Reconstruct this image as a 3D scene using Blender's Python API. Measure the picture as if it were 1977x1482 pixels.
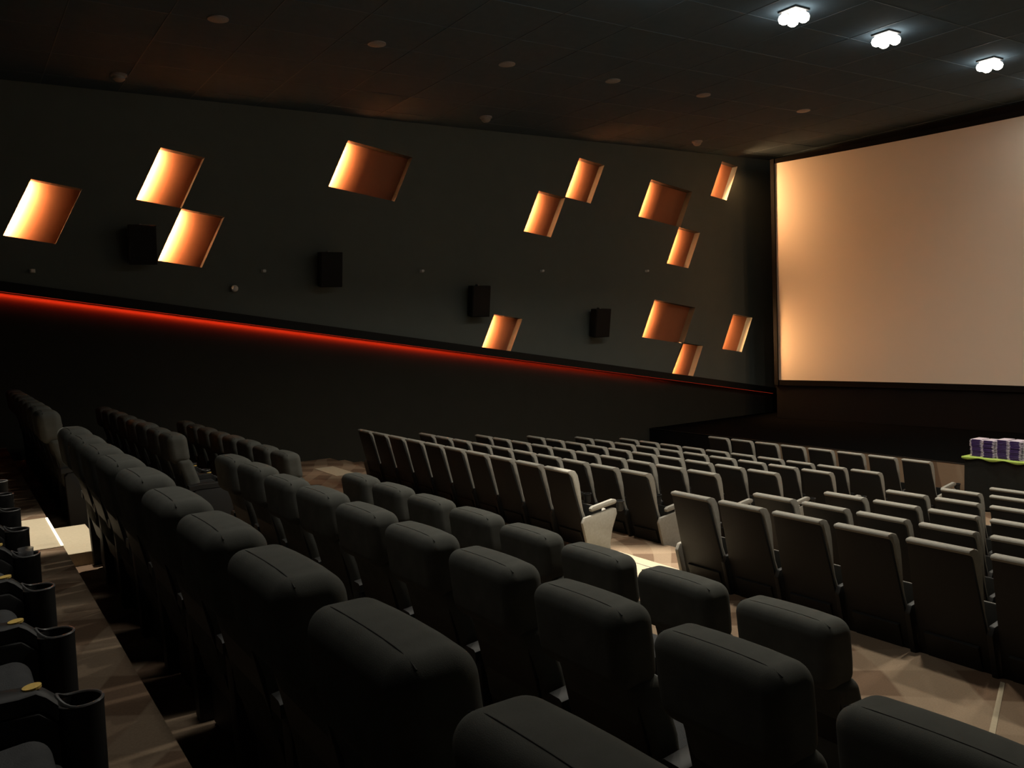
import bpy, bmesh, math, random
from mathutils import Matrix, Vector, geometry
random.seed(7)
S = bpy.context.scene
for o in list(bpy.data.objects): bpy.data.objects.remove(o)
COL = S.collection
ZC = 3.46            # camera height above the front floor (world z = camera-relative z + ZC)

# ------------------------------------------------------------------ camera
cd = bpy.data.cameras.new('camera'); cam = bpy.data.objects.new('camera', cd); COL.objects.link(cam)
cd.sensor_fit = 'HORIZONTAL'; cd.sensor_width = 36.0; cd.lens = 1656.76*36.0/1977.0
cd.clip_start = 0.05; cd.clip_end = 100
R = Matrix(((0.54876551, -0.03478624, 0.83525226), (0.83497111, 0.07179006, -0.5455909), (-0.04098376, 0.99681297, 0.06844141)))
mw = R.to_4x4(); mw.translation = Vector((0, 0, ZC)); cam.matrix_world = mw
S.camera = cam

# ------------------------------------------------------------------ world, exposure
w = bpy.data.worlds.new('world'); S.world = w; w.use_nodes = True
w.node_tree.nodes['Background'].inputs[0].default_value = (0.5, 0.55, 0.6, 1)
w.node_tree.nodes['Background'].inputs[1].default_value = 0.0
S.view_settings.view_transform = 'Standard'; S.view_settings.look = 'None'
S.view_settings.exposure = 0.3; S.view_settings.gamma = 1.0; S.view_settings.use_curve_mapping = False

def light(name, kind, loc, power, color, **k):
    l = bpy.data.lights.new(name, kind); l.energy = power; l.color = color
    d = k.pop('dir', None); up = k.pop('up', None)
    for a, b in k.items(): setattr(l, a, b)
    o = bpy.data.objects.new(name, l); COL.objects.link(o); o.location = loc
    if d is not None:
        z = -Vector(d).normalized(); u = Vector(up or (0, 0, 1))
        y = (u - z*u.dot(z)).normalized(); x = y.cross(z)
        o.rotation_euler = Matrix((x, y, z)).transposed().to_euler()
    return o

ZT = 4.35 + ZC       # ceiling
WHITE = (1.0, 0.93, 0.78)
LAMP_X = -8.27
LAMPS_LIT = [(LAMP_X, 5.77), (LAMP_X, 8.13), (LAMP_X, 10.5), (LAMP_X, 12.72), (LAMP_X, 15.8), (LAMP_X, 18.15),
             (-4.3, 5.77), (-4.3, 8.13), (-4.3, 10.5), (-4.3, 12.72), (-4.3, 15.8)]
for i, (x, y) in enumerate(LAMPS_LIT):
    light('downlight_beam', 'AREA', (x, y, ZT-0.22), (14 if y > 17 else (26 if y > 15 else 54)), WHITE, shape='DISK', size=0.3, spread=math.radians(170 if y > 17 else 138), dir=(0, 0, -1), up=(0, 1, 0))
# added narrow spots above the frame, no fixtures, brightening the aisle treads
light('added_aisle_spot', 'SPOT', (-8.8, 0.55, ZT-0.05), 1250, WHITE, spot_size=math.radians(20), spot_blend=0.4, shadow_soft_size=0.05, dir=(0, 0, -1), up=(0, 1, 0))
light('added_aisle_spot', 'SPOT', (-6.9, 5.9, ZT-0.05), 2300, WHITE, spot_size=math.radians(20), spot_blend=0.5, shadow_soft_size=0.05, dir=(0, 0, -1), up=(0, 1, 0))
light('added_aisle_spot', 'SPOT', (-15.0, 5.8, ZT-0.05), 160, WHITE, spot_size=math.radians(16), spot_blend=0.6, shadow_soft_size=0.05, dir=(0, 0, -1), up=(0, 1, 0))
# added weak fill over the rear rows, with no lamp fixture
for hx_, hy_, p_ in ((-4.6, 0.7, 13), (-4.6, 3.0, 13)):
    light('rear_fill', 'AREA', (hx_, hy_, ZT-0.07), p_*.9, (1, 0.95, 0.85), shape='DISK', size=0.7, spread=math.radians(115), dir=(0, 0, -1), up=(0, 1, 0))

# ------------------------------------------------------------------ materials
def mat(name, col, rough=0.8, metal=0.0, emit=None, es=0.0, noise=None, bump=0.0, bscale=60, spec=0.5, sheen=0.0, alpha=None, trans=0.0):
    m = bpy.data.materials.new(name); m.use_nodes = True
    nt = m.node_tree; b = nt.nodes['Principled BSDF']
    b.inputs['Base Color'].default_value = (*col, 1); b.inputs['Roughness'].default_value = rough
    b.inputs['Metallic'].default_value = metal; b.inputs['Specular IOR Level'].default_value = spec
    if sheen: b.inputs['Sheen Weight'].default_value = sheen
    if trans: b.inputs['Transmission Weight'].default_value = trans
    if emit: b.inputs['Emission Color'].default_value = (*emit, 1); b.inputs['Emission Strength'].default_value = es
    if noise or bump:
        tc = nt.nodes.new('ShaderNodeTexCoord')
    if noise:
        sc, amt = noise
        n = nt.nodes.new('ShaderNodeTexNoise'); n.inputs['Scale'].default_value = sc; n.inputs['Detail'].default_value = 5
        nt.links.new(tc.outputs['Object'], n.inputs['Vector'])
        mx = nt.nodes.new('ShaderNodeMix'); mx.data_type = 'RGBA'
        mx.inputs[6].default_value = (*[c*(1-amt) for c in col], 1); mx.inputs[7].default_value = (*[min(1, c*(1+amt)) for c in col], 1)
        nt.links.new(n.outputs['Fac'], mx.inputs[0]); nt.links.new(mx.outputs[2], b.inputs['Base Color'])
    if bump:
        n2 = nt.nodes.new('ShaderNodeTexNoise'); n2.inputs['Scale'].default_value = bscale; n2.inputs['Detail'].default_value = 3
        nt.links.new(tc.outputs['Object'], n2.inputs['Vector'])
        bp = nt.nodes.new('ShaderNodeBump'); bp.inputs['Strength'].default_value = bump; bp.inputs['Distance'].default_value = 0.01
        nt.links.new(n2.outputs['Fac'], bp.inputs['Height']); nt.links.new(bp.outputs['Normal'], b.inputs['Normal'])
    return m

def carpet(name, c1, c2, c3):
    """Brown carpet woven with overlapping curved swooshes."""
    m = bpy.data.materials.new(name); m.use_nodes = True; nt = m.node_tree; N = nt.nodes; L = nt.links
    b = N['Principled BSDF']; b.inputs['Roughness'].default_value = 0.95; b.inputs['Specular IOR Level'].default_value = 0.1
    tc = N.new('ShaderNodeTexCoord')
    def band(scale, rot, dist, lo, hi):
        mp = N.new('ShaderNodeMapping'); mp.inputs['Rotation'].default_value = (0, 0, rot); L.new(tc.outputs['Object'], mp.inputs['Vector'])
        wv = N.new('ShaderNodeTexWave'); wv.inputs['Scale'].default_value = scale; wv.inputs['Distortion'].default_value = dist
        wv.inputs['Detail'].default_value = 0.5; wv.inputs['Detail Scale'].default_value = 0.7
        L.new(mp.outputs['Vector'], wv.inputs['Vector'])
        r = N.new('ShaderNodeValToRGB'); r.color_ramp.elements[0].position = lo; r.color_ramp.elements[1].position = hi
        L.new(wv.outputs['Fac'], r.inputs['Fac']); return r.outputs['Color']
    a = band(0.42, 0.5, 9.0, 0.47, 0.54); d = band(0.5, 2.2, 11.0, 0.52, 0.60)
    m1 = N.new('ShaderNodeMix'); m1.data_type = 'RGBA'; m1.inputs[6].default_value = (*c1, 1); m1.inputs[7].default_value = (*c2, 1); L.new(a, m1.inputs[0])
    m2 = N.new('ShaderNodeMix'); m2.data_type = 'RGBA'; m2.inputs[7].default_value = (*c3, 1); L.new(m1.outputs[2], m2.inputs[6])
    sc = N.new('ShaderNodeMath'); sc.operation = 'MULTIPLY'; sc.inputs[1].default_value = 0.6; L.new(d, sc.inputs[0]); L.new(sc.outputs[0], m2.inputs[0])
    n = N.new('ShaderNodeTexNoise'); n.inputs['Scale'].default_value = 90; n.inputs['Detail'].default_value = 4; L.new(tc.outputs['Object'], n.inputs['Vector'])
    hs = N.new('ShaderNodeHueSaturation'); L.new(m2.outputs[2], hs.inputs['Color'])
    mr = N.new('ShaderNodeMapRange'); mr.inputs['To Min'].default_value = 0.8; mr.inputs['To Max'].default_value = 1.2; L.new(n.outputs['Fac'], mr.inputs['Value']); L.new(mr.outputs['Result'], hs.inputs['Value'])
    L.new(hs.outputs['Color'], b.inputs['Base Color'])
    bp = N.new('ShaderNodeBump'); bp.inputs['Strength'].default_value = 0.4; bp.inputs['Distance'].default_value = 0.006
    L.new(n.outputs['Fac'], bp.inputs['Height']); L.new(bp.outputs['Normal'], b.inputs['Normal'])
    return m

M = dict(
    carpet=carpet('carpet', (0.155, 0.10, 0.065), (0.25, 0.175, 0.118), (0.32, 0.24, 0.165)),
    pale=mat('pale_step_and_light', (0.50, 0.42, 0.30), 0.9, noise=(40, 0.12), bump=0.2, bscale=120, spec=0.1),  # tread carpet; also paints in light lying on the floor
    black=mat('black_carpet', (0.004, 0.004, 0.004), 1.0, spec=0.0),
    wall_up=mat('wall_upper_fabric', (0.150, 0.172, 0.160), 0.9, noise=(3, 0.08), bump=0.15, bscale=200, spec=0.15),
    wall_lo=mat('wall_lower_fabric', (0.036, 0.035, 0.029), 0.9, noise=(3, 0.1), bump=0.2, bscale=160, spec=0.1),
    wall_dark=mat('wall_black_fabric', (0.008, 0.008, 0.008), 0.95, spec=0.05),
    ceil=mat('ceiling_black', (0.082, 0.118, 0.150), 0.95, noise=(6, 0.1), bump=0.1, bscale=90, spec=0.03),
    grid=mat('ceiling_grid', (0.085, 0.121, 0.153), 0.6, spec=0.15),
    screen=mat('screen_vinyl', (0.68, 0.63, 0.56), 0.75, spec=0.2),
    mask=mat('masking_cloth', (0.006, 0.006, 0.006), 0.95, spec=0.05),
    copper=mat('copper_paint', (0.36, 0.14, 0.07), 0.6, noise=(12, 0.05), spec=0.3),
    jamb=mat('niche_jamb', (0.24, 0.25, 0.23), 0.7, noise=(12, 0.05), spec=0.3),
    jamb_dim=mat('niche_jamb_dimmed', (0.13, 0.12, 0.11), 0.8, noise=(12, 0.05), spec=0.2),  # same jamb, colour dimmed to paint in weaker light in wide niches
    jamb_shade=mat('niche_jamb_shaded', (0.05, 0.04, 0.035), 0.8, noise=(12, 0.05), spec=0.2),  # same jamb, darkened to paint in the shade on its unlit faces
    trim=mat('ledge_black', (0.010, 0.010, 0.009), 0.7, spec=0.3),
    led=mat('led_warm', (1, 0.8, 0.6), emit=(1, 0.62, 0.3), es=3.0),
    ledred=mat('led_red', (0.8, 0.05, 0.02), emit=(1, 0.06, 0.02), es=0.5),
    lamp=mat('lamp_glass', (1, 1, 1), emit=(1, 0.96, 0.86), es=8.0),
    lampoff=mat('lamp_frosted_off', (0.30, 0.30, 0.29), 0.5, noise=(30, 0.1)),
    lamptrim=mat('lamp_trim_black', (0.03, 0.03, 0.03), 0.5),
    white=mat('white_plastic', (0.9, 0.9, 0.88), 0.35, noise=(20, 0.05)),
    spk=mat('speaker_black', (0.006, 0.006, 0.006), 0.6, bump=0.3, bscale=300, spec=0.3),
    metal=mat('bracket_metal', (0.25, 0.25, 0.25), 0.35, metal=0.9, noise=(30, 0.1)),
    shell=mat('chair_shell_black', (0.0065, 0.0065, 0.006), 0.55, noise=(14, 0.15), bump=0.15, bscale=250, spec=0.4),
    grey=mat('chair_fabric_grey', (0.30, 0.285, 0.25), 0.95, noise=(35, 0.18), bump=0.35, bscale=220, spec=0.1),
    fab=mat('recliner_fabric', (0.092, 0.093, 0.084), 0.95, noise=(9, 0.3), bump=0.12, bscale=400, spec=0.05),
    pipe=mat('recliner_piping', (0.022, 0.022, 0.02), 0.8, spec=0.2),
    seatfab=mat('recliner_seat_fabric', (0.065, 0.066, 0.068), 0.95, noise=(18, 0.15), bump=0.3, bscale=200, spec=0.1),
    plas=mat('armrest_plastic', (0.012, 0.012, 0.012), 0.6, noise=(30, 0.1), spec=0.5),
    rim=mat('cup_rim_plastic', (0.10, 0.10, 0.10), 0.35, noise=(30, 0.1), spec=0.6),
    sticker=mat('sticker_yellow', (0.80, 0.56, 0.16), 0.5, noise=(120, 0.2)),
    sticker_ink=mat('sticker_ink', (0.45, 0.28, 0.06), 0.6, noise=(60, 0.1)),
    lime=mat('lime_cloth', (0.44, 0.60, 0.12), 0.8, noise=(15, 0.1)),
    cloth=mat('black_cloth', (0.016, 0.016, 0.014), 0.9, noise=(10, 0.15), bump=0.2, bscale=60, spec=0.1),
    purple=mat('purple_plastic', (0.045, 0.02, 0.11), 0.45, noise=(20, 0.1), spec=0.4),
    lilac=mat('lilac_plastic', (0.66, 0.58, 0.68), 0.45, noise=(20, 0.08), spec=0.4),
    clear=mat('clear_cup', (0.7, 0.7, 0.72), 0.15, trans=0.85, noise=(20, 0.02)),
    nosing=mat('step_light', (0.9, 0.85, 0.7), 0.3, emit=(1, 0.93, 0.75), es=0.9),
    alu=mat('aluminium_nosing', (0.5, 0.48, 0.42), 0.35, metal=0.7, noise=(40, 0.1)),
    wood=mat('table_top', (0.2, 0.14, 0.09), 0.5, noise=(8, 0.2)),
)

# ------------------------------------------------------------------ mesh helpers
class MB:
    def __init__(s): s.v = []; s.f = []
    def add(s, v, f):
        n = len(s.v); s.v += [tuple(p) for p in v]; s.f += [tuple(i+n for i in q) for q in f]; return s
    def box(s, x0, x1, y0, y1, z0, z1):
        return s.add([(x, y, z) for z in (z0, z1) for y in (y0, y1) for x in (x0, x1)],
                     [(0, 2, 3, 1), (4, 5, 7, 6), (0, 1, 5, 4), (2, 6, 7, 3), (0, 4, 6, 2), (1, 3, 7, 5)])
    def prism(s, prof, x0, x1):           # profile (y, z), counter-clockwise seen from +x
        n = len(prof)
        v = [(x0, a, b) for a, b in prof] + [(x1, a, b) for a, b in prof]
        return s.add(v, [tuple(reversed(range(n))), tuple(range(n, 2*n))] + [(i, (i+1) % n, n+(i+1) % n, n+i) for i in range(n)])
    def rbox(s, c, h, r, n=3, m=2, tf=None):
        """rounded box, half sizes h, corner radius r"""
        def coords(hh):
            rr = min(r, hh*0.999); inn = hh-rr
            a = [-inn-rr*math.cos(math.pi/2*k/n)*1.0 for k in range(n)]
            t = [-hh] + [-inn - rr*(1-math.sin(math.pi/4*0)) for _ in ()]
            neg = [-inn-rr*math.tan(math.pi/4*(1-k/n)) for k in range(n)]
            mid = [-inn+2*inn*k/m for k in range(m+1)]
            return neg + mid + [-x for x in reversed(neg)]
        X, Y, Z = coords(h[0]), coords(h[1]), coords(h[2])
        idx = {}; vs = []; fs = []
        def vert(i, j, k):
            key = (i, j, k)
            if key not in idx:
                p = Vector((X[i], Y[j], Z[k]))
                q = Vector([max(-(h[a]-min(r, h[a]*0.999)), min(h[a]-min(r, h[a]*0.999), p[a])) for a in range(3)])
                d = p-q
                if d.length > 1e-9: d = d.normalized()*r if all(r <= h[a] for a in range(3)) else Vector([d.normalized()[a]*min(r, h[a]) for a in range(3)])
                p = q+d
                if tf: p = tf(p)
                idx[key] = len(vs); vs.append((p[0]+c[0], p[1]+c[1], p[2]+c[2]))
            return idx[key]
        K = len(X)-1
        for i in range(K):
            for j in range(K):
                fs.append((vert(i, j, 0), vert(i, j+1, 0), vert(i+1, j+1, 0), vert(i+1, j, 0)))
                fs.append((vert(i, j, K), vert(i+1, j, K), vert(i+1, j+1, K), vert(i, j+1, K)))
                fs.append((vert(i, 0, j), vert(i+1, 0, j), vert(i+1, 0, j+1), vert(i, 0, j+1)))
                fs.append((vert(i, K, j), vert(i, K, j+1), vert(i+1, K, j+1), vert(i+1, K, j)))
                fs.append((vert(0, i, j), vert(0, i, j+1), vert(0, i+1, j+1), vert(0, i+1, j)))
                fs.append((vert(K, i, j), vert(K, i+1, j), vert(K, i+1, j+1), vert(K, i, j+1)))
        return s.add(vs, fs)
    def lathe(s, prof, c, n=16, cap=True, sy=1.0):   # profile (r, z)
        vs = []; fs = []
        for r, z in prof:
            for k in range(n):
                a = 2*math.pi*k/n; vs.append((c[0]+r*math.cos(a), c[1]+r*math.sin(a)*sy, c[2]+z))
        for i in range(len(prof)-1):
            for k in range(n):
                a, b = i*n+k, i*n+(k+1) % n
                fs.append((a, b, b+n, a+n))
        if cap:
            fs.append(tuple(reversed(range(n)))); fs.append(tuple(range((len(prof)-1)*n, len(prof)*n)))
        return s.add(vs, fs)
    def tube(s, pts, r, n=6):
        vs = []; fs = []
        P = [Vector(p) for p in pts]
        for i, p in enumerate(P):
            t = (P[min(i+1, len(P)-1)]-P[max(i-1, 0)]).normalized()
            u = t.cross(Vector((0, 0, 1)));
            if u.length < 1e-3: u = t.cross(Vector((0, 1, 0)))
            u.normalize(); v = t.cross(u)
            for k in range(n):
                a = 2*math.pi*k/n; vs.append(p+u*math.cos(a)*r+v*math.sin(a)*r)
        for i in range(len(P)-1):
            for k in range(n):
                a, b = i*n+k, i*n+(k+1) % n; fs.append((a, a+n, b+n, b))
        fs.append(tuple(range(n))); fs.append(tuple(reversed(range((len(P)-1)*n, len(P)*n))))
        return s.add(vs, fs)
    def mesh(s, name, m, smooth=False, bevel=0, seg=2, fix=True):
        me = bpy.data.meshes.new(name); me.from_pydata(s.v, [], s.f)
        bm = bmesh.new(); bm.from_mesh(me)
        if bevel:
            es = [e for e in bm.edges if len(e.link_faces) == 2 and e.calc_face_angle(0) > 0.5]
            bmesh.ops.bevel(bm, geom=es, offset=bevel, segments=seg, profile=0.6, affect='EDGES', clamp_overlap=True)
        if fix: bmesh.ops.recalc_face_normals(bm, faces=bm.faces)
        bm.to_mesh(me); bm.free()
        if smooth:
            me.polygons.foreach_set('use_smooth', [True]*len(me.polygons))
            try: me.set_sharp_from_angle(angle=math.radians(40))
            except Exception: pass
        me.materials.append(m); return me
    def obj(s, name, m, parent=None, **k):
        return link(name, s.mesh(name, m, **k), parent)

def link(name, me, parent=None, loc=None):
    o = bpy.data.objects.new(name, me); COL.objects.link(o)
    if parent: o.parent = parent
    if loc: o.location = loc
    return o
def thing(name, label, cat, loc=(0, 0, 0), group=None):
    o = bpy.data.objects.new(name, None); COL.objects.link(o); o.location = loc; o.empty_display_size = 0.1
    return tag(o, label, cat, group)
def tag(o, label, cat, group=None):
    o['label'] = label; o['category'] = cat
    if group: o['group'] = group
    return o
def struct(o, label=None, cat=None):
    o['kind'] = 'structure'
    if label: o['label'] = label
    if cat: o['category'] = cat
    return o

# ------------------------------------------------------------------ room shell
XL, XR, YB, YF = -16.6, 1.25, -3.6, 19.8
Z = lambda z: z + ZC
fl = MB()
def plat(x0, x1, y0, y1, z): fl.box(x0, x1, y0, y1, -0.3, Z(z))
plat(XL, XR, YB, -0.85, -1.25)
plat(XL, XR, -0.85, 0.69, -1.70)
plat(XL, XR, 0.69, 1.93, -1.93)
plat(XL, XR, 1.93, 3.30, -2.27)
plat(XL, XR, 3.30, 5.88, -2.55)
plat(XL, -13.5, 5.88, 6.34, -2.55)
FZ = [-2.70, -2.88, -3.03, -3.17, -3.31, -3.46]
FE = [5.88, 7.02, 8.16, 9.30, 10.44, 11.60, 19.9]
for k in range(6):
    if k == 0: plat(XL, -13.5, 6.34, FE[1], FZ[0]); plat(-13.5, XR, FE[0], FE[1], FZ[0])
    else: plat(XL, XR, FE[k], FE[k+1], FZ[k])
floor = struct(fl.obj('floor', M['carpet']), 'brown patterned carpet floor stepping down towards the screen', 'floor')
# intermediate aisle steps
def step(x0, x1, y0, y1, z, base, m='carpet'):
    o = MB().box(x0, x1, y0, y1, Z(base), Z(z)).obj('stair_step', M[m], floor); return o
step(-9.85, -8.30, 1.93, 2.28, -2.10, -2.27); step(-9.75, -8.35, 3.30, 3.65, -2.41, -2.55)
for k in range(6):
    a = FE[k] if k else 6.34
    up = FZ[k-1] if k else -2.55
    step(XL+0.002, -13.7, a, a+0.32, (up+FZ[k])/2, FZ[k])
    a = FE[k]
    if k: step(-7.45, -6.02, a, a+0.32, (up+FZ[k])/2, FZ[k])
# pale aisle treads; those in the centre aisle stand in for a light pool
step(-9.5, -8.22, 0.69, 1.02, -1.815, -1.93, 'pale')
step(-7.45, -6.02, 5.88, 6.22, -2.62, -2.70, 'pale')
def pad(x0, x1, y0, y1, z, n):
    return MB().box(x0, x1, y0, y1, Z(z), Z(z)+0.006).obj('pale_tread_and_pool', M['pale'], floor)
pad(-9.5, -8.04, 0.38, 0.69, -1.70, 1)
pad(-7.45, -6.02, 5.42, 5.875, -2.55, 2)  # pale colour paints in the pool of light on the centre aisle
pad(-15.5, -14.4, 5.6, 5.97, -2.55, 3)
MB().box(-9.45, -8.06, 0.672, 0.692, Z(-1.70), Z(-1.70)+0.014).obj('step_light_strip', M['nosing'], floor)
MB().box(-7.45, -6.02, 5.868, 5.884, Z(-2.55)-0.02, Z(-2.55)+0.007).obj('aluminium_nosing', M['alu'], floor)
streak = MB(); streak.add([(-2.975, 5.80, Z(-2.55)+.004), (-2.945, 5.80, Z(-2.55)+.004), (-2.47, 4.70, Z(-2.55)+.004), (-2.51, 4.70, Z(-2.55)+.004)], [(0, 1, 2, 3)])
tag(streak.obj('painted_light_streak', M['pale']), 'thin pale streak of light painted on the cross aisle carpet at lower right', 'tape')  # pale quad painted in for a streak of light on the carpet

# stage
st = MB().box(XL+.002, XR, 15.05, YF, 0.001, Z(-2.81)).obj('stage', M['black'])
struct(st, 'low black stage under the screen with a brown carpeted front', 'stage')
MB().box(-12.79, XR-.01, 15.035, 15.052, 0.001, Z(-2.81)-0.012).obj('stage_front', M['carpet'], st)
MB().box(XL+.01, -12.79, 15.036, 15.051, 0.001, Z(-2.81)-0.03).obj('stage_front', M['wall_dark'], st)
MB().box(XL+.01, XR-.01, 15.03, 15.06, Z(-2.81)-0.012, Z(-2.81)+0.002).obj('stage_edge_trim', M['trim'], st)

RZ = lambda y: 1.03-0.167*y      # red ledge line, camera relative
wl = MB(); wl.add([(XL, YB, -0.3), (XL, YF, -0.3), (XL, YF, Z(RZ(YF))+.1), (XL, YB, Z(RZ(YB))+.1)], [(0, 1, 2, 3)])
wl.add([(XL-.35, YB, -.3), (XL-.35, YF, -.3), (XL-.35, YF, ZT+.2), (XL-.35, YB, ZT+.2)], [(0, 1, 2, 3)])
wall_left = struct(wl.obj('wall_left', M['wall_lo'], fix=False), 'black lower left wall below the red light line', 'wall')
XU = -16.5
U = (0.76, -0.125); UW = (1.44, -0.235); V = (-0.47, -0.945)
NICHES = [
 (1.36, 2.76, U, 'slanted copper light panel at the far left end of the wall'),
 (3.45, 3.44, U, 'slanted copper light panel above the first speaker, corner touching a lower one'),
 (3.74, 2.365, U, 'slanted copper light panel right beside the leftmost black wall speaker'),
 (7.06, 3.86, UW, 'wide slanted copper light panel alone above the second speaker, fading to dark at right'),
 (11.75, 3.09, U, 'slanted copper light panel, lower left one of the upper middle pair'),
 (12.98, 3.93, U, 'slanted copper light panel, upper right one of the upper middle pair'),
 (15.27, 3.55, UW, 'wide slanted copper light panel in the upper group near the screen'),
 (16.20, 2.375, U, 'slanted copper light panel below the wide upper one near the screen'),
 (17.87, 4.19, (0.60, -0.10), 'narrow slanted copper light panel highest up, next to the screen'),
 (10.38, 0.26, U, 'slanted copper light panel right on the red ledge below the third speaker'),
 (15.27, 0.50, UW, 'wide slanted copper light panel in the lower group near the screen'),
 (16.20, -0.64, U, 'slanted copper light panel touching the ledge near the screen, lowest of all'),
 (18.17, 0.06, U, 'slanted copper light panel low down beside the left edge of the screen'),
]
outer = [Vector((YB, RZ(YB)+.03, 0)), Vector((YF, RZ(YF)+.03, 0)), Vector((YF, ZT-ZC+.05, 0)), Vector((YB, ZT-ZC+.05, 0))]
loops = [outer]
for ni, (y, z, u, _) in enumerate(NICHES):
    a = Vector((y, z, 0)); uu = Vector((*u, 0)); vv = Vector((*V, 0))*(0.85 if ni in (9, 11) else 1.0)
    loops.append([a, a+vv, a+vv+uu, a+uu])
flat = [p for l in loops for p in l]
tris = geometry.tessellate_polygon(loops)
cl = MB(); cl.add([(XU, p.x, Z(p.y)) for p in flat], tris)
clad = cl.obj('wall_cladding', M['wall_up'], wall_left); clad['label'] = 'dark olive fabric upper wall'
for i, (y, z, u, lab) in enumerate(NICHES):
    t = thing('wall_light_panel', lab, 'wall light', (XU, y, Z(z)), 'lit slanted panels on the left wall')
    D = 0.2; E = 0.11; LI = 0.0015
    VS = 0.85 if i in (9, 11) else 1.0; V_ = (V[0]*VS, V[1]*VS)
    def P(a, b, d): return (-d, a*u[0]+b*V_[0], a*u[1]+b*V_[1])
    e = E/u[0]
    bk = MB(); bk.add([P(-e, 0, D), P(1, 0, D), P(1, 1, D), P(-e, 1, D)], [(0, 1, 2, 3)]); bk.obj('back_panel', M['copper'], t, fix=False)
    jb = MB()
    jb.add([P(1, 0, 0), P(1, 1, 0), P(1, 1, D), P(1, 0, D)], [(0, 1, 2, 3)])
    jb.obj('side_jamb', M['jamb_dim' if u is UW else 'jamb'], t, fix=False)
    jt = MB(); jt.add([P(-e, 0, 0.002), P(1, 0, 0.002), P(1, 0, D), P(-e, 0, D)], [(0, 1, 2, 3)]); jt.obj('top_jamb', M['jamb_shade'], t, fix=False)
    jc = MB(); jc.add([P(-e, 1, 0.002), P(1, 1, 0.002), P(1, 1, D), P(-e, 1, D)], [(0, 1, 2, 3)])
    jc.add([P(-e, 0, 0.002), P(-e, 1, 0.002), P(-e, 1, D), P(-e, 0, D)], [(0, 1, 2, 3)]); jc.obj('lamp_recess', M['jamb_shade'], t, fix=False)
    ls = MB(); q = 0.03/u[0]
    ls.add([P(-e+q*.3, .03, .06), P(-e+q*.3, .97, .06), P(-e+q*.3, .97, .09), P(-e+q*.3, .03, .09)], [(0, 1, 2, 3)]); ls.obj('led_strip', M['led'], t, fix=False)
    L = Vector((0, V_[0], V_[1])); ln = L.length
    c = Vector((XU-0.06, y-0.025+V[0]/2*VS, Z(z+V[1]/2*VS+0.012)))
    nrm = L.cross(Vector((1, 0, 0))).normalized()
    if nrm.y < 0: nrm = -nrm
    if i in (8, 12):      # the two panels beside the screen throw their light out towards it
        light('niche_lamp', 'AREA', c+Vector((0.05, 0.03, 0)), 100.0, (1, 0.50, 0.20), shape='RECTANGLE', size=0.03, size_y=ln*0.94, dir=nrm*0.65+Vector((0.9, 0, -0.35 if i == 8 else 0)), up=L, spread=math.radians(125))
        light('niche_lamp', 'AREA', c, 14.0, (1, 0.55, 0.25), shape='RECTANGLE', size=0.03, size_y=ln*0.94, dir=nrm*0.35+Vector((-1, 0, 0)), up=L)
    else:
        light('niche_lamp', 'AREA', c, 100.0*VS, (1, 0.55, 0.25), shape='RECTANGLE', size=0.03, size_y=ln*0.94, dir=nrm*(-0.22 if u is UW else -0.20)+Vector((-1.0, 0, 0)), up=L)
for yy_, zz_ in ((15.5, 0.2), (17.6, 3.4), (18.0, -0.4)):      # added orange wash for the screen, set on the unseen right wall
    light('right_wall_screen_wash', 'AREA', (XR-0.05, yy_, Z(zz_)), 60.0, (1, 0.50, 0.20), shape='RECTANGLE', size=0.03, size_y=1.0, spread=math.radians(110), dir=(-0.9, 1, 0.15), up=(0, 0, 1))

# ledge with red strip
def slab(y0, y1, x0, x1, off0, off1, name, m, parent=None):
    b = MB(); v = [(x, y, Z(RZ(y)+o)) for y in (y0, y1) for x, o in ((x0, off0), (x1, off0), (x1, off1), (x0, off1))]
    b.add(v, [(0, 1, 2, 3), (7, 6, 5, 4), (0, 4, 5, 1), (1, 5, 6, 2), (2, 6, 7, 3), (3, 7, 4, 0)])
    return b.obj(name, m, parent)
ledge = struct(slab(YB, YF-.02, XL+0.001, XL+0.17, 0.0, 0.17, 'trim_1', M['trim']), 'black sloping ledge with red light under it along the left wall', 'ledge')
slab(YB, YF-.05, XL+0.06, XL+0.08, -0.003, -0.0005, 'red_led_strip', M['ledred'], ledge)
dl = Vector((0, YF-YB, RZ(YF)-RZ(YB)))
light('red_ledge_lamp', 'AREA', (XL+0.06, (YF+YB)/2, Z(RZ((YF+YB)/2))-0.004), 80, (1, 0.035, 0.008), shape='RECTANGLE', size=0.02, size_y=dl.length-.1, dir=Vector((-1.0, -0.165, -1)), up=dl, spread=math.radians(80))

wf = MB().box(XL-.2, XR+.2, YF, YF+0.1, -0.3, ZT+.2).obj('wall_front', M['wall_dark']); struct(wf, 'black wall behind the screen', 'wall')
wb = MB().box(XL-.2, XR+.2, YB-.1, YB, -0.3, ZT+.2).obj('wall_back', M['wall_lo']); struct(wb, 'dark rear wall behind the camera', 'wall')
wr = MB().box(XR, XR+.1, YB, YF, -0.3, ZT+.2).obj('wall_right', M['wall_up']); struct(wr, 'dark right wall', 'wall')
cg = struct(MB().box(XL-.3, XR+.2, YB, YF+.05, ZT, ZT+.1).obj('ceiling', M['ceil']), 'black tiled ceiling', 'ceiling')
g = MB()
y = YB+0.4
while y < YF: g.box(XL+.12, XR, y-.008, y+.008, ZT-.006, ZT+.001); y += 1.2
x = XL+0.7
while x < XR: g.box(x-.008, x+.008, YB, YF, ZT-.006, ZT+.001); x += 1.2
go = g.obj('ceiling_grid', M['grid'], cg); go['kind'] = 'stuff'

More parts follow.
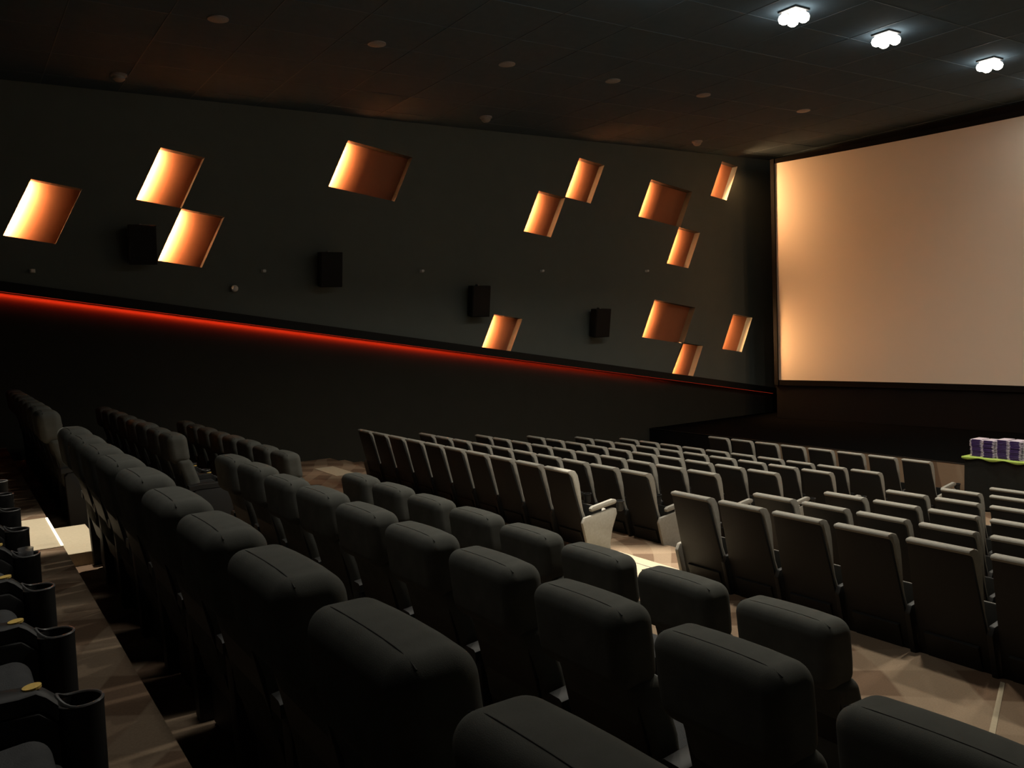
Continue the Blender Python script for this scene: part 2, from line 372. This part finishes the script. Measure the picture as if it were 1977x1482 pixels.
# ------------------------------------------------------------------ screen
sc = thing('cinema_screen', 'large curved cinema screen glowing copper brown at its left edge', 'screen', (0, 0, 0))
xc, hw, Rr = -7.9, 7.45, 35.0
def sy(x): return 18.6 + (hw**2-(x-xc)**2)/(2*Rr)
ZB0, ZT0 = -1.765, 3.97
NS = 40; s_ = MB(); s2 = MB(); fr = MB()
vs = []
for i in range(NS+1):
    x = xc-hw+2*hw*i/NS; vs += [(x, sy(x), Z(ZB0)), (x, sy(x), Z(ZT0))]
s_.add(vs, [(2*i, 2*i+2, 2*i+3, 2*i+1) for i in range(NS)])
s_.obj('screen_surface', M['screen'], sc, smooth=True, fix=False)
for zz0, zz1 in ((ZB0-.14, ZB0), (ZT0, ZT0+.12)):
    for i in range(NS):
        xa = xc-hw+2*hw*i/NS; xb = xc-hw+2*hw*(i+1)/NS
        fr.add([(xa, sy(xa)-.02, Z(zz0)), (xb, sy(xb)-.02, Z(zz0)), (xb, sy(xb)-.02, Z(zz1)), (xa, sy(xa)-.02, Z(zz1)),
                (xa, sy(xa)+.1, Z(zz0)), (xb, sy(xb)+.1, Z(zz0)), (xb, sy(xb)+.1, Z(zz1)), (xa, sy(xa)+.1, Z(zz1))],
               [(0, 1, 2, 3), (7, 6, 5, 4), (0, 4, 5, 1), (3, 2, 6, 7)])
for sx in (-1, 1):
    xx = xc+sx*(hw+.06); fr.box(xx-.06, xx+.06, sy(xx)-.02, sy(xx)+.1, Z(ZB0-.14), Z(ZT0+.12))
fr.obj('masking_frame', M['mask'], sc)
sk = MB(); vs = []
for i in range(NS+1):
    x = xc-hw-.1+(2*hw+.2)*i/NS; yb = sy(max(xc-hw, min(xc+hw, x)))+.03+.012*math.sin(i*2.3)
    vs += [(x, yb, Z(-2.805)), (x, yb, Z(ZB0-.12))]
sk.add(vs, [(2*i, 2*i+2, 2*i+3, 2*i+1) for i in range(NS)])
sk.obj('lower_skirt', M['wall_dark'], sc, smooth=True, fix=False)
lg = MB()
for xx in (-14.5, -10.2, -5.6, -1.3): lg.box(xx-.05, xx+.05, sy(xx)+.12, sy(xx)+.2, Z(-2.81), Z(ZT0))
lg.obj('support_posts', M['mask'], sc)

# ------------------------------------------------------------------ ceiling lights
def lampfix(x, y, lit, lab, grp):
    t = thing('ceiling_downlight', lab, 'ceiling light', (x, y, ZT), grp)
    if lit:
        MB().box(-.16, .16, -.16, .16, -.03, -.001).obj('housing', M['lamptrim'], t, bevel=.01)
        for a in (-.095, .095):
            for b in (-.095, .095):
                MB().lathe([(.03, -.03), (.035, -.05), (.07, -.075), (.085, -.115), (.07, -.165), (.035, -.19), (.004, -.195)], (a, b, 0), 14, cap=True).obj('lamp_bulb', M['lamp'], t, smooth=True)
    else:
        MB().lathe([(.14, -.001), (.14, -.018), (.115, -.024)], (0, 0, 0), 20).obj('trim_ring', M['lampoff'], t, smooth=True)
        MB().lathe([(.112, -.024), (.10, -.03), (.005, -.034)], (0, 0, 0), 20).obj('diffuser', M['lampoff'], t, smooth=True)
ords = ['first', 'second', 'third', 'fourth', 'fifth', 'sixth', 'seventh', 'eighth', 'ninth', 'tenth', 'eleventh']
for i, (x, y) in enumerate(LAMPS_LIT):
    col = {LAMP_X: 'column over the centre aisle', -4.3: 'next column to the right'}.get(x, 'rightmost column')
    n = [q for q in LAMPS_LIT if q[0] == x]; k = len(n)-1-n.index((x, y))
    lampfix(x, y, True, 'glaring four-bulb downlight, %s from the screen, %s' % (ords[k], col), 'lit ceiling downlights')
c1y = [3.41, 5.77, 8.13, 10.42, 12.73, 15.75]
for k, y in enumerate(c1y):
    lampfix(-12.2, y, False, 'small unlit round ceiling downlight, %s from the left in the upper ceiling row' % ords[k], 'unlit ceiling downlights')
for k, (y) in enumerate([2.65, 9.70, 15.84]):
    t = thing('smoke_detector', 'pale ceiling dome nearer the wall, %s' % ['leftmost of three', 'middle of three', 'rightmost of three'][k], 'detector', (-15.43, y, ZT), 'ceiling domes near the left wall')
    MB().lathe([(.13, -.001), (.13, -.03), (.12, -.04)], (0, 0, 0), 20).obj('base', M['lampoff'], t, smooth=True)
    MB().lathe([(.10, -.04), (.095, -.08), (.06, -.11), (.005, -.12)], (0, 0, 0), 20).obj('dome', M['lampoff'], t, smooth=True)

# ------------------------------------------------------------------ things on the left wall
spl = ['leftmost, between the copper panels', 'second from the left', 'third from the left, above the ledge panel', 'fourth and nearest the screen']
for i, (y, z) in enumerate([(2.97, 1.70), (6.42, 1.27), (9.84, 0.58), (13.25, -0.01)]):
    t = thing('wall_speaker', 'black box loudspeaker on the left wall, ' + spl[i], 'loudspeaker', (XU, y, Z(z)), 'wall speakers on the left wall')
    t.rotation_euler = (0, math.radians(9), 0)
    prof = [(-.15, .30), (-.12, -.30), (0, 0)]
    b = MB(); zz = (-.33, .35); yy = (-.225, .225)
    b.add([(.08, -.19, -.33), (.08, .19, -.33), (.08, .19, .34), (.08, -.19, .34), (.34, -.235, -.33), (.34, .235, -.33), (.34, .235, .36), (.34, -.235, .36)],
          [(0, 3, 2, 1), (4, 5, 6, 7), (0, 1, 5, 4), (3, 7, 6, 2), (0, 4, 7, 3), (1, 2, 6, 5)])
    b.obj('cabinet', M['spk'], t, bevel=.012)
    MB().box(.342, .356, -.215, .215, -.31, .34).obj('grille', M['spk'], t, bevel=.005)
    MB().box(.03, .085, -.05, .05, -.12, .12).box(-.0, .04, -.09, .09, -.15, .15).box(.1, .2, -.02, .02, .345, .37).obj('wall_bracket', M['metal'], t)
nth = ['leftmost', 'second from left', 'middle', 'fourth from left', 'rightmost']
for i, y in enumerate([1.27, 5.17, 8.58, 11.73, 15.0]):
    t = thing('wall_sensor', 'tiny white wall fixture on the dark upper wall, %s of five' % nth[i], 'sensor', (XU, y, Z(1.233)), 'small white fixtures in a line')
    MB().box(0, .02, -.045, .045, -.03, .03).obj('mounting_plate', M['white'], t, bevel=.006)
    MB().rbox((.055, 0, .0), (.035, .035, .028), .02).obj('sensor_head', M['white'], t, smooth=True)
t = thing('security_camera', 'white round wall camera between the two left speakers, just above the ledge', 'camera', (XU, 4.58, Z(.9)))
MB().box(0, .03, -.05, .05, -.05, .05).obj('base', M['lamptrim'], t, bevel=.01)
MB().rbox((.09, 0, 0), (.065, .065, .065), .063, 3, 1).obj('dome', M['white'], t, smooth=True)

# ------------------------------------------------------------------ cinema chairs: meshes
def shear_lean(k):   # lean back: y shift with height
    return lambda p: Vector((p[0], p[1]-k*p[2], p[2]))
# -- front block tip-up chair: local origin on floor, centre x, top rear edge at y=0, z=1.06
def taper(b):
    b.v = [(x*(1-max(0, z-.10)*.18), y, z) for x, y, z in b.v]
def tipup_meshes():
    m = {}
    b = MB(); lean = 0.255
    def ly(z): return 0.02+(1.04-z)*lean
    b.prism([(ly(.10), .10), (ly(.10)+.03, .10), (ly(1.035)+.032, 1.035), (ly(1.035), 1.035)], -.278, .278); taper(b)
    m['back_shell'] = b.mesh('back_shell', M['shell'], smooth=True, bevel=.014)
    b = MB()
    b.prism([(ly(.13)-.008, .13), (ly(.13)+.001, .13), (ly(.33)+.001, .345), (ly(.33)-.024, .335)], -.20, .20)
    m['lower_panel'] = b.mesh('lower_panel', M['shell'], bevel=.003, seg=1)
    b = MB()
    prof = [(ly(.98)+.034, .975), (ly(1.04)-.012, 1.040), (ly(1.05)+.0, 1.058), (ly(1.05)+.05, 1.062), (ly(1.03)+.095, 1.045), (ly(.99)+.118, .995), (ly(.90)+.118, .90), (ly(.80)+.104, .80),
            (ly(.68)+.082, .68), (ly(.58)+.075, .58), (ly(.50)+.085, .50), (ly(.43)+.085, .43), (ly(.40)+.06, .40), (ly(.52)+.034, .52)]
    b.prism(prof, -.234, .234)
    m['back_cushion'] = b.mesh('back_cushion', M['grey'], smooth=True, bevel=.012)
    b = MB(); b.rbox((0, .515, .37), (.215, .065, .18), .06, 3, 2, tf=shear_lean(-.18)); m['seat_cushion'] = b.mesh('seat_cushion', M['grey'], smooth=True)
    b = MB(); b.prism([(.34, .26), (.44, .26), (.46, .34), (.485, .575), (.45, .585), (.43, .38), (.34, .32)], -.228, .228); m['seat_pan'] = b.mesh('seat_pan', M['shell'], bevel=.01)
    def side(x):
        b = MB(); b.prism([(.235, .0), (.52, .0), (.52, .18), (.56, .34), (.63, .50), (.62, .565), (.56, .575), (.16, .52), (.13, .46)], x-.022, x+.022); return b
    m['side_panel_in'] = side(-.30).mesh('side_panel', M['shell'], smooth=True, bevel=.012)
    m['side_panel'] = side(-.30).mesh('side_panel', M['grey'], smooth=True, bevel=.012)
    m['side_panel_r'] = side(.30).mesh('side_panel', M['grey'], smooth=True, bevel=.012)
    def arm(x):
        b = MB(); b.prism([(.26, .572), (.60, .615), (.63, .635), (.62, .665), (.57, .675), (.28, .632), (.25, .61)], x-.026, x+.026); return b
    ain = arm(-.30); ain.v = [(x, max(y, .34), z+(.012 if y < .34 else 0)) for x, y, z in ain.v]
    m['armrest_in'] = ain.mesh('armrest', M['shell'], smooth=True, bevel=.014)
    m['armrest'] = arm(-.30).mesh('armrest', M['grey'], smooth=True, bevel=.014)
    m['armrest_r'] = arm(.30).mesh('armrest', M['grey'], smooth=True, bevel=.014)
    def cup(x):
        b = MB(); b.lathe([(.030, -.10), (.040, -.09), (.045, 0), (.052, .004), (.052, .018), (.042, .018), (.038, -.08), (.004, -.085)], (x, .69, .62), 14, cap=True); return b
    m['cup_holder'] = cup(-.30).mesh('cup_holder', M['plas'], smooth=True)
    m['cup_holder_r'] = cup(.30).mesh('cup_holder', M['plas'], smooth=True)
    return m
TU = tipup_meshes()
def tipup(x, y, z, label, group, right_end=False, left_end=False):
    t = thing('tip_up_chair', label, 'cinema chair', (x, y, z), group)
    for n in ('back_shell', 'lower_panel', 'back_cushion', 'seat_cushion', 'seat_pan', 'side_panel', 'armrest', 'cup_holder'): link(n, TU[n if n not in ('side_panel', 'armrest') or left_end else n+'_in'], t)
    if right_end:
        for n in ('side_panel', 'armrest', 'cup_holder'): link(n, TU[n+'_r'], t)
    return t
FY = [5.634, 6.774, 7.914, 9.054, 10.194, 11.34, 12.66]
FT = [-1.638, -1.821, -1.968, -2.11, -2.248, -2.40, -2.415]
FZs = [-2.70, -2.88, -3.03, -3.17, -3.31, -3.46, -3.46]
rown = ['rear row', 'second row from the rear', 'third row from the rear', 'middle row', 'fifth row from the rear', 'sixth row from the rear', 'frontmost row']
for k in range(7):
    z = Z(FZs[k])
    nL = 10 if k < 6 else 8
    for i in range(nL):          # i = 0 at the aisle
        x = -7.52-0.6*i-0.3
        tipup(x, FY[k], z, 'tip-up chair, %s from centre aisle, %s, front left block' % (ords[i], rown[k]),
              'tip-up chairs of the front left block, ' + rown[k], right_end=(i == 0), left_end=(i == nL-1))
    nR = [8, 7, 6, 5, 5, 4, 3][k]
    for i in range(nR):
        x = -6.03+0.6*i+0.3
        tipup(x, FY[k], z, 'tip-up chair, %s from centre aisle, %s, front right block' % (ords[i], rown[k]),
              'tip-up chairs of the front right block, ' + rown[k], right_end=(i == nR-1), left_end=(i == 0))

# -- recliner: local origin on floor, top rear of headrest at y=0, z=1.12, pitch .75
def rec_meshes(drop=0.0):
    m = {}
    def puff(p):
        # pillow: thicker in the middle, ends rounded down
        fx = 1-(abs(p[0])/.345)**3*.10
        return Vector((p[0]*(1-0.05*max(0, -p[2]/.17)**2), p[1]*fx - .10*p[2], p[2]*(1-(abs(p[0])/.345)**4*.06)+.012*math.sin(p[0]*7+1)*.4))
    b = MB(); b.rbox((-.02, .125, .945), (.290, .115, .170), .072, 5, 4, tf=puff); m['headrest'] = b.mesh('headrest', M['fab'], smooth=True)
    b = MB(); pts = []
    for k in range(17):
        x = -.268+.536*k/16; zz = 1.1135-(abs(x)/.29)**8*.032+.0048*math.sin(x*7+1); pts.append((x-.02, .060, zz))
    b.tube(pts, .0028, 5); m['piping'] = b.mesh('piping', M['pipe'], smooth=True)
    b = MB(); b.rbox((0, .235, .56), (.275, .085, .27), .06, 3, 2, tf=lambda p: Vector((p[0], p[1]-.22*p[2]+.015*math.cos(p[2]*9), p[2]))); m['backrest'] = b.mesh('backrest', M['fab'], smooth=True)
    b = MB(); b.prism([(.245, .16), (.265, .16), (.135, .76), (.115, .76)], -.25, .25); m['rear_panel'] = b.mesh('rear_panel', M['shell'], bevel=.006)
    b = MB(); b.rbox((0, .455, .355), (.285, .165, .085), .07, 4, 2, tf=lambda p: Vector((p[0], p[1], p[2]+.10*p[1]-.02*(p[0]/.3)**2))); m['seat_cushion'] = b.mesh('seat_cushion', M['seatfab'], smooth=True)
    b = MB(); b.rbox((0, .46, .17-drop/2), (.285, .19, .165+drop/2), .03, 2, 1); m['seat_base'] = b.mesh('seat_base', M['plas'], smooth=True)
    def cons(x):
        b = MB(); b.prism([(.22, -drop), (.64, -drop), (.652, .30), (.652, .43), (.60, .475), (.24, .485), (.20, .44)], -1, 1)
        b.v = [(x+(.056 if p[1] > .5 else .05)*p[0], p[1], p[2]) for p in b.v]
        return b.mesh('side_panel', M['plas'], smooth=True, bevel=.015)
    def arm(x):
        st_ = [(.17, .055, .535), (.30, .058, .548), (.45, .055, .545), (.55, .044, .538), (.595, .036, .540), (.622, .036, .522), (.652, .044, .492)]
        b = MB(); vs = []
        for y, w_, z in st_:
            vs += [(x-w_, y, z-.06), (x-w_, y, z-.010), (x-w_*.72, y, z), (x+w_*.72, y, z), (x+w_, y, z-.010), (x+w_, y, z-.06)]
        n = len(st_); fs = [(k*6+q, k*6+(q+1) % 6, k*6+6+(q+1) % 6, k*6+6+q) for k in range(n-1) for q in range(6)]
        fs += [tuple(range(6)), tuple(reversed(range((n-1)*6, n*6)))]
        b.add(vs, fs); return b.mesh('armrest', M['plas'], smooth=True)
    CY = .716
    def cup(x):
        b = MB(); b.lathe([(.058, -.44), (.064, -.40), (.067, -.02), (.069, .0), (.060, .0), (.054, -.09), (.004, -.095)], (x, CY, .468), 22); return b.mesh('cup_holder', M['plas'], smooth=True)
    def rim(x):
        b = MB(); n, k = 24, 6; vs = []; fs = []
        for i in range(n):
            a = 2*math.pi*i/n; up = .030*max(0, -math.sin(a))**3
            for j in range(k):
                c = 2*math.pi*j/k; r = .0645+.0055*math.cos(c); vs.append((x+r*math.cos(a), CY+r*math.sin(a), .469+up+.005*math.sin(c)))
        for i in range(n):
            for j in range(k): fs.append((i*k+j, ((i+1) % n)*k+j, ((i+1) % n)*k+(j+1) % k, i*k+(j+1) % k))
        b.add(vs, fs); return b.mesh('cup_rim', M['rim'], smooth=True)
    def stk(x):
        b = MB(); n = 18
        ring = [(x+.026*math.cos(2*math.pi*i/n), .588+.027*math.sin(2*math.pi*i/n)) for i in range(n)]
        hz = lambda y: .5415-(.588-y)*.10
        vs = [(p[0], p[1], hz(p[1])+.004) for p in ring]+[(p[0], p[1], hz(p[1])-.004) for p in ring]
        b.add(vs, [tuple(range(n)), tuple(reversed(range(n, 2*n)))]+[(i, (i+1) % n, n+(i+1) % n, n+i) for i in range(n)]); return b.mesh('number_sticker', M['sticker'])
    for s, x in (('', -.375), ('_r', .375)):
        m['side_panel'+s] = cons(x); m['armrest'+s] = arm(x); m['cup_holder'+s] = cup(x); m['cup_rim'+s] = rim(x); m['number_sticker'+s] = stk(x)
    return m
RCS = {}
def recliner(x, y, z, label, group, right_end=False, drop=0.0):
    if drop not in RCS: RCS[drop] = rec_meshes(drop)
    RC = RCS[drop]
    t = thing('recliner', label, 'cinema recliner', (x, y, z), group)
    jr = random.uniform(-.006, .006)
    for n in ('headrest', 'backrest', 'rear_panel', 'seat_cushion', 'seat_base', 'side_panel'): 
        o = link(n, RC[n], t)
        if n == 'headrest': o.location.z = jr; link('piping', RC['piping'], o)
    ends = [''] + (['_r'] if right_end else [])
    for e in ends:
        if e: link('side_panel', RC['side_panel'+e], t)
        a = link('armrest', RC['armrest'+e], t); s = link('number_sticker', RC['number_sticker'+e], a); s['label'] = 'round yellow seat sticker'
        c = link('cup_holder', RC['cup_holder'+e], t); link('cup_rim', RC['cup_rim'+e], c)
    return t
def recrow(x0, n, y, z, drop, text, group, fromright):
    for i in range(n):
        k = n-1-i if fromright else i
        recliner(x0+.75*i+.375, y, Z(z), 'black fabric recliner, %s from %s, %s' % (ords[k], 'its aisle', text), group, right_end=(i == n-1), drop=drop)
recrow(-8.20, 9, -0.45, -1.58, .12, 'row at lower left seen from the side', 'recliners at lower left', False)
recrow(-8.20, 10, 0.704, -1.81, .12, 'nearest row with its back to us', 'recliners of the nearest row', False)
recrow(-8.33, 10, 2.00, -2.21, .06, 'second row of round headrests', 'recliners of the second row', False)
recrow(-8.33, 8, 3.24, -2.55, 0, 'third row, beside the cross aisle', 'recliners of the third row', False)
recrow(-15.90, 8, 0.704, -1.81, .12, 'nearest row of far left block', 'far left block, nearest row', True)
recrow(-16.15, 8, 2.00, -2.21, .06, 'middle row of far left block', 'far left block, middle row', True)
recrow(-15.90, 8, 3.24, -2.55, 0, 'front row of far left block', 'far left block, front row', True)
# clear cup left in a holder
t = thing('plastic_cup', 'empty clear plastic cup left in a cup holder at the left edge', 'cup', (-5.195, .266, Z(-1.58+.376)))
MB().lathe([(.028, 0), (.038, .13), (.0365, .13), (.027, .004), (.003, .004)], (0, 0, 0), 18).obj('cup_body', M['clear'], t, smooth=True)

# ------------------------------------------------------------------ table with trays in front of the stage
TX0, TX1, TY0, TY1, TZ = -7.98, -5.9, 14.40, 14.98, 0.90
t = thing('folding_table', 'long table hidden by a black cloth in front of the stage', 'table', ((TX0+TX1)/2, (TY0+TY1)/2, 0))
hx = (TX1-TX0)/2; hy = (TY1-TY0)/2
MB().box(-hx+.02, hx-.02, -hy+.02, hy-.02, TZ-.035, TZ-.004).obj('tabletop', M['wood'], t, bevel=.005)
for a in (-1, 1):
    for b_ in (-1, 1):
        MB().lathe([(.018, 0), (.018, TZ-.036)], (a*(hx-.12), b_*(hy-.1), 0), 10).obj('leg', M['metal'], t, smooth=True)
cl = MB(); vs = []; n = 90; per = []
for i in range(n):
    s = i/n*4
    if s < 1: p = (-hx+2*hx*s, -hy)
    elif s < 2: p = (hx, -hy+2*hy*(s-1))
    elif s < 3: p = (hx-2*hx*(s-2), hy)
    else: p = (-hx, hy-2*hy*(s-3))
    per.append(p)
for lev, (zz, am) in enumerate([(TZ, 0), (TZ-.03, .004), (.5, .018), (.03, .03)]):
    for i, (px, py) in enumerate(per):
        w_ = am*math.sin(i*1.9)+am*.5*math.sin(i*.7); L = math.hypot(px, py)
        ox = (1 if px >= hx-1e-6 else (-1 if px <= -hx+1e-6 else 0)); oy = (1 if py >= hy-1e-6 else (-1 if py <= -hy+1e-6 else 0))
        vs.append((px+ox*(w_+am*.2), py+(oy*w_ if oy < 0 else 0), zz))
cl.add(vs, [(l*n+i, l*n+(i+1) % n, (l+1)*n+(i+1) % n, (l+1)*n+i) for l in range(3) for i in range(n)]+[tuple(range(n))])
o = cl.obj('tablecloth', M['cloth'], smooth=True); o.location = t.location; tag(o, 'black cloth draped to the floor over the table by the stage', 'tablecloth')
ru = MB(); n = 44; vs = []
for i in range(n+1):
    x = -hx-.03+(2*hx+.06)*i/n; dr = .022+.017*math.sin(i*.75); yy = -hy-.035-.008*math.sin(i*.75+1)
    vs += [(x, hy, TZ+.004), (x, yy+.01, TZ+.006), (x, yy, TZ+.002), (x, yy-.004, TZ-dr)]
ru.add(vs, [(i*4+j, i*4+4+j, i*4+5+j, i*4+1+j) for i in range(n) for j in range(3)])
o = ru.obj('table_runner', M['lime'], smooth=True, fix=False); md = o.modifiers.new('s', 'SOLIDIFY'); md.thickness = .003
o.location = t.location; tag(o, 'lime green cloth with a wavy edge on top of the black table', 'cloth')
def tray_meshes():
    b = MB(); b.rbox((0, 0, .012), (.085, .13, .0105), .008, 2, 1); a = b.mesh('tray', M['purple'], smooth=True)
    c = MB()
    for s in (-1, 1): c.rbox((s*.088, -.006, .0125), (.017, .128, .0052), .005, 2, 1)
    c2 = c.mesh('rim', M['lilac'], smooth=True)
    d = MB().rbox((0, 0, .0255), (.088, .128, .002), .0019, 1, 1); return a, c2, d.mesh('lid', M['lilac'], smooth=True)
ta, tb, tc_ = tray_meshes()
stn = ['leftmost', 'second', 'third', 'fourth', 'fifth', 'sixth']
for sidx in range(6):
    cnt = [12, 12, 13, 13, 14, 12][sidx]
    sxp = TX0+.16+sidx*.215; 
    for k in range(cnt):
        e = thing('plastic_tray', 'purple pale-rimmed tray, number %s from the bottom of the %s stack' % (['one', 'two', 'three', 'four', 'five', 'six', 'seven', 'eight', 'nine', 'ten', 'eleven', 'twelve', 'thirteen', 'fourteen'][k], stn[sidx]), 'tray',
                  (sxp+random.uniform(-.004, .004)+.006*math.sin(k*.6+sidx), 14.60+random.uniform(-.006, .006)+(sidx % 2)*-.03, TZ+.0075+k*.0245), 'stacked purple trays on the table')
        link('tray_body', ta, e); link('rim', tb, e)
        if k == cnt-1: link('lid', tc_, e)
